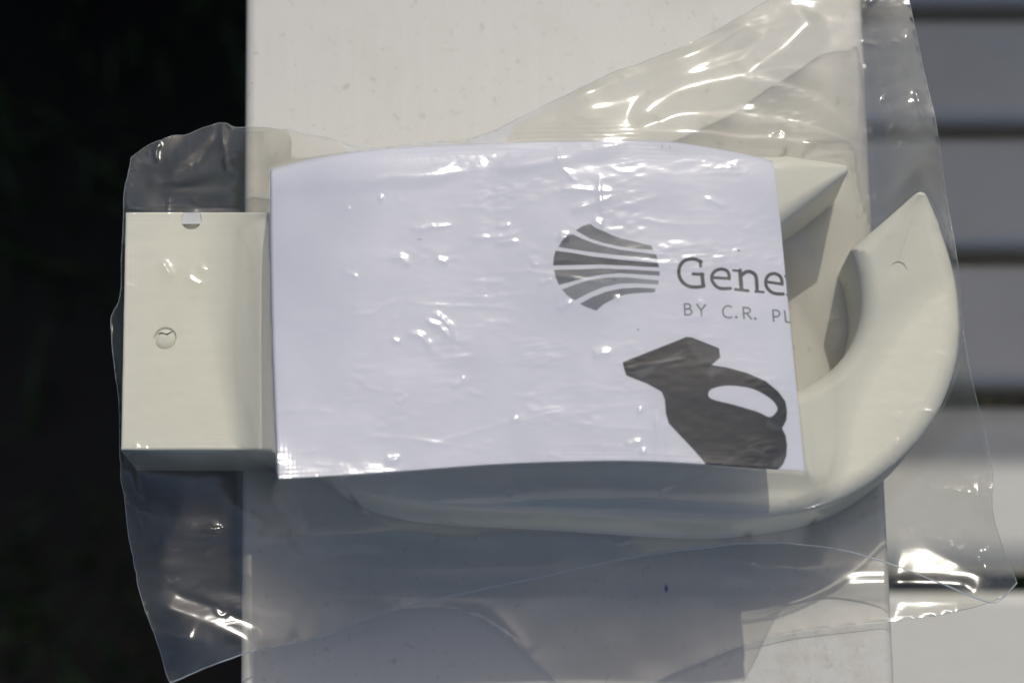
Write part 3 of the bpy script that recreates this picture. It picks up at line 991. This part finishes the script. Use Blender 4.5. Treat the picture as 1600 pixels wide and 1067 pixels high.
def folds(U, V, lst):
    """long folds: two flat flanks meeting in a rounded crest (slope in degrees, flank width px, taper at each end)"""
    z = np.zeros(U.shape)
    for pts, slope, w, t0, t1 in lst:
        p = np.array(pts, float)
        win = window(U, V, p, w+12)
        uu, vv = U[win], V[win]
        if uu.size == 0:
            continue
        uw = uu+2.5*vnoise(uu/55+9, vv/55+9, 51)
        vw = vv+2.5*vnoise(uu/55+29, vv/55+29, 52)
        d, s = line_dist(uw, vw, [tuple(q) for q in catmull(p, 8)])
        tap = np.ones(d.shape)
        if t0:
            tap *= np.clip(s/0.2, 0, 1)
        if t1:
            tap *= np.clip((1-s)/0.2, 0, 1)
        tap = tap*tap*(3-2*tap)
        wl = w*(0.35+0.65*tap)
        e_ = 9.0 if w > 32 else 7.0
        h = math.tan(math.radians(slope))*w*PXM*tap*0.62*np.clip(1-(np.sqrt(d*d+e_*e_)-e_)/wl, 0, 1)**1.7
        z[win] = np.maximum(z[win], h)
    return blur(z, 2)
def crumple(U, V, creases, seed, count):
    z = np.zeros(U.shape)
    r = np.random.default_rng(seed)
    allc = list(creases)
    for _ in range(count):
        cu, cv = r.uniform(190, 1540), r.uniform(120, 980)
        onl = in_poly(np.array([cu]), np.array([cv]), LEAFP)[0]
        on = onl or in_poly(np.array([cu]), np.array([cv]), OUT)[0]
        ang = r.normal(0.05, 0.45) if on else r.normal(0.0, 0.8)
        L = r.uniform(6, 30) if on else r.uniform(10, 60)
        bend = r.normal(0, 0.35)
        du, dv = math.cos(ang)*L/2, -math.sin(ang)*L/2
        pts = [(cu-du, cv-dv), (cu+dv*bend, cv-du*bend), (cu+du, cv+dv)]
        allc.append((pts, abs(r.normal(0, (0.10 if onl else 0.03) if on else 0.16)), r.uniform(2.0, 4.5)))
    if count > 100:
        for _ in range(60):          # long faint wrinkles, mostly along the length of the bag
            cu, cv = r.uniform(430, 1200), r.uniform(250, 730)
            ang, L = r.normal(0.06, 0.16), r.uniform(50, 210)
            du, dv = math.cos(ang)*L/2, -math.sin(ang)*L/2
            b1, b2 = r.normal(0, 0.05, 2)
            allc.append(([(cu-du, cv-dv), (cu-du*0.3+dv*b1, cv-dv*0.3-du*b1), (cu+du*0.4+dv*b2, cv+dv*0.4-du*b2), (cu+du, cv+dv)], abs(r.normal(0.07, 0.05)), r.uniform(3, 7)))
        for _ in range(150):         # fine crinkles of the loose film
            cu, cv = [(r.uniform(195, 420), r.uniform(200, 330)), (r.uniform(195, 400), r.uniform(720, 1000)), (r.uniform(1390, 1560), r.uniform(640, 910)), (r.uniform(400, 1150), r.uniform(745, 900)), (r.uniform(1350, 1440), r.uniform(0, 260))][r.integers(0, 5)]
            ang, L = r.uniform(0, 3.14), r.uniform(8, 42)
            du, dv = math.cos(ang)*L/2, -math.sin(ang)*L/2
            b1 = r.normal(0, 0.4)
            allc.append(([(cu-du, cv-dv), (cu+dv*b1, cv-du*b1), (cu+du, cv+dv)], abs(r.normal(0.0, 0.20)), r.uniform(2, 4)))
    for pts, amp, w in allc:
        onp = in_poly(np.array([pts[0][0]*1.0]), np.array([pts[0][1]*1.0]), LEAFP)[0]
        amp, w = (amp*0.52, w*0.68) if onp else (amp*1.1, w*0.85)
        p = np.array(pts, float)
        win = window(U, V, p, w*4+6)
        uu, vv = U[win], V[win]
        if uu.size == 0:
            continue
        uw = uu+1.6*vnoise(uu/14+9, vv/14+9, 51)+0.9*vnoise(uu/5+9, vv/5+9, 54)
        vw = vv+1.6*vnoise(uu/14+29, vv/14+29, 52)+0.9*vnoise(uu/5+29, vv/5+29, 55)
        c = [tuple(q) for q in (catmull(p, 4) if len(p) > 2 else p)]
        d, s = line_dist(uw, vw, c)
        tap = np.clip(np.minimum(s, 1-s)*4.5, 0, 1)**0.8
        var = 1+0.35*vnoise(uu/22+3, vv/22+3, 53)
        z[win] += amp*1e-3*tap*var*np.exp(-(np.sqrt(d*d+1.4)-1.0)/w)
    return z

def film(name, poly, step, top):
    U, V = bounding(step)
    if top:
        z = drape(U, V, poly)
        onleaf = in_poly(U, V, LEAFP)
        onbody = in_poly(U, V, OUT)
        calm = np.where(blur(onbody.astype(float), 30, 2)*(1-onleaf) > 0.3, 0.15, 1.0)
        slack = np.where(onleaf, 0.10, np.where(onbody, 0.35, 1.0))
        for _ in range(14):
            slack = 0.2*(slack+np.roll(slack, 3, 0)+np.roll(slack, -3, 0)+np.roll(slack, 3, 1)+np.roll(slack, -3, 1))
        z = z+slack*0.0005*(1+vnoise(U/150+7, V/90+7, 61))
        z = z+slack*0.00006*(1+vnoise(U/34+7, V/20+7, 62))
        # slack, stretched ripples that run mostly along the length of the bag
        patch = np.clip(vnoise(U/70+17, V/50+17, 63)*1.6-0.25, 0, 1)*blur(calm, 20, 2)
        rip = np.abs(vnoise(U/26+V/60+7, V/6.0+U/40+7, 64))
        z = z+patch*0.00007*rip+0.00004*(1+vnoise(U/17+3, V/9+3, 65))*(0.25+patch)
        z = z+crumple(U, V, CREASES_FRONT, 71, 120)+folds(U, V, FOLDS_FRONT)
    else:
        uc = in_poly(U, V, poly)
        dedge = np.full(U.shape, 1e9)
        for i in range(0, len(poly)):
            dedge = np.minimum(dedge, seg_dist(U, V, poly[i], poly[(i+1) % len(poly)])[0])
        k = np.exp(-dedge/45.0)
        base = np.where(arm_mask(U, V), 0.0003, -0.002)
        for _ in range(10):
            base = 0.2*(base+np.roll(base, 1, 0)+np.roll(base, -1, 0)+np.roll(base, 1, 1)+np.roll(base, -1, 1))
        base = np.where(arm_mask(U, V), np.maximum(base, 0.0003), base)
        z = base*(1-k)+k*np.maximum(back_edge_z(U, V), np.where(arm_mask(U, V), 0.0008, -1))
        bump = 0.00025*(1+vnoise(U/60+7, V/60+7, 66))+crumple(U, V, CREASES_BACK, 72, 60)+folds(U, V, FOLDS_BACK)
        nobody = ~in_poly(U, V, OUT)
        soft_ = nobody.astype(float)
        for _ in range(10):
            soft_ = 0.2*(soft_+np.roll(soft_, 1, 0)+np.roll(soft_, -1, 0)+np.roll(soft_, 1, 1)+np.roll(soft_, -1, 1))
        soft_ = np.where(nobody, soft_, 0)
        z = np.where(nobody, z+bump*np.clip(soft_*2-1, 0, 1), 0.0003)
        z = np.where(arm_mask(U, V), np.maximum(z, 0.0003), z)
    ins = in_poly(U, V, poly)
    nr, nc = U.shape
    F = grid_faces(nr, nc)
    keep = ins.ravel()[F].sum(1) >= 2
    F = F[keep]
    used = np.zeros(nr*nc, bool)
    used[F.ravel()] = True
    u, v, zz = U.ravel().copy(), V.ravel().copy(), z.ravel().copy()
    snap = np.where(used & ~ins.ravel())[0]
    su, sv = u[snap], v[snap]
    best = np.full(len(snap), 1e9)
    bu, bv = su.copy(), sv.copy()
    for i in range(len(poly)):
        a, b = poly[i], poly[(i+1) % len(poly)]
        d, t = seg_dist(su, sv, a, b)
        mm = d < best
        best = np.where(mm, d, best)
        bu = np.where(mm, a[0]+t*(b[0]-a[0]), bu)
        bv = np.where(mm, a[1]+t*(b[1]-a[1]), bv)
    u[snap], v[snap] = bu, bv
    W = P(u, v, zz)
    idx = -np.ones(nr*nc, int)
    w = np.where(used)[0]
    idx[w] = np.arange(len(w))
    o = mesh_obj(name, W[w], idx[F], M_FILM, bag)
    return o, (U, V, z)

bc = P(800, 560, 0)
bag = empty('plastic_bag', (bc[0], bc[1], 0.0), 'crinkled clear plastic bag lying on the armrest, holding leaflet and holder', 'bag')
of, (FU, FV, FZ) = film('front_film', FRONT, 2.2, True)
ob, (BU, BV, BZ) = film('back_film', BACK, 5.0, False)

def hem(path, U, V, Z, r, name='hem', lift=0.0):
    path = np.asarray(path)
    du = U[0, 1]-U[0, 0]
    iu = np.clip(np.round((path[:, 0]-U[0, 0])/du).astype(int), 0, U.shape[1]-1)
    iv = np.clip(np.round((path[:, 1]-V[0, 0])/du).astype(int), 0, U.shape[0]-1)
    z = Z[iv, iu]
    for _ in range(4):
        z = np.r_[z[0], (z[:-2]+2*z[1:-1]+z[2:])/4, z[-1]]
    c = P(path[:, 0], path[:, 1], z+lift)
    n = len(c)
    V_, F_ = [], []
    for i in range(n):
        t = c[min(i+1, n-1)]-c[max(i-1, 0)]
        t /= np.linalg.norm(t)+1e-12
        a = np.cross(t, (0, 0, 1.0))
        a /= np.linalg.norm(a)+1e-12
        b = np.cross(a, t)
        for q in range(6):
            g_ = q*math.pi/3
            V_.append(c[i]+r*(a*math.cos(g_)+b*math.sin(g_)))
    for i in range(n-1):
        for q in range(6):
            F_.append((i*6+q, i*6+(q+1) % 6, i*6+6+(q+1) % 6, i*6+6+q))
    return mesh_obj(name, V_, F_, M_HEM, bag)
hem(E['f'], FU, FV, FZ, 0.00017)
hem(E['b'][:70], BU, BV, BZ, 0.00007)
hem(np.vstack([E['l'][::-1], E['tl'][1:]]), FU, FV, FZ, 0.00006)
hem(np.vstack([E['tr'], E['r'][1:]]), FU, FV, FZ, 0.00007)
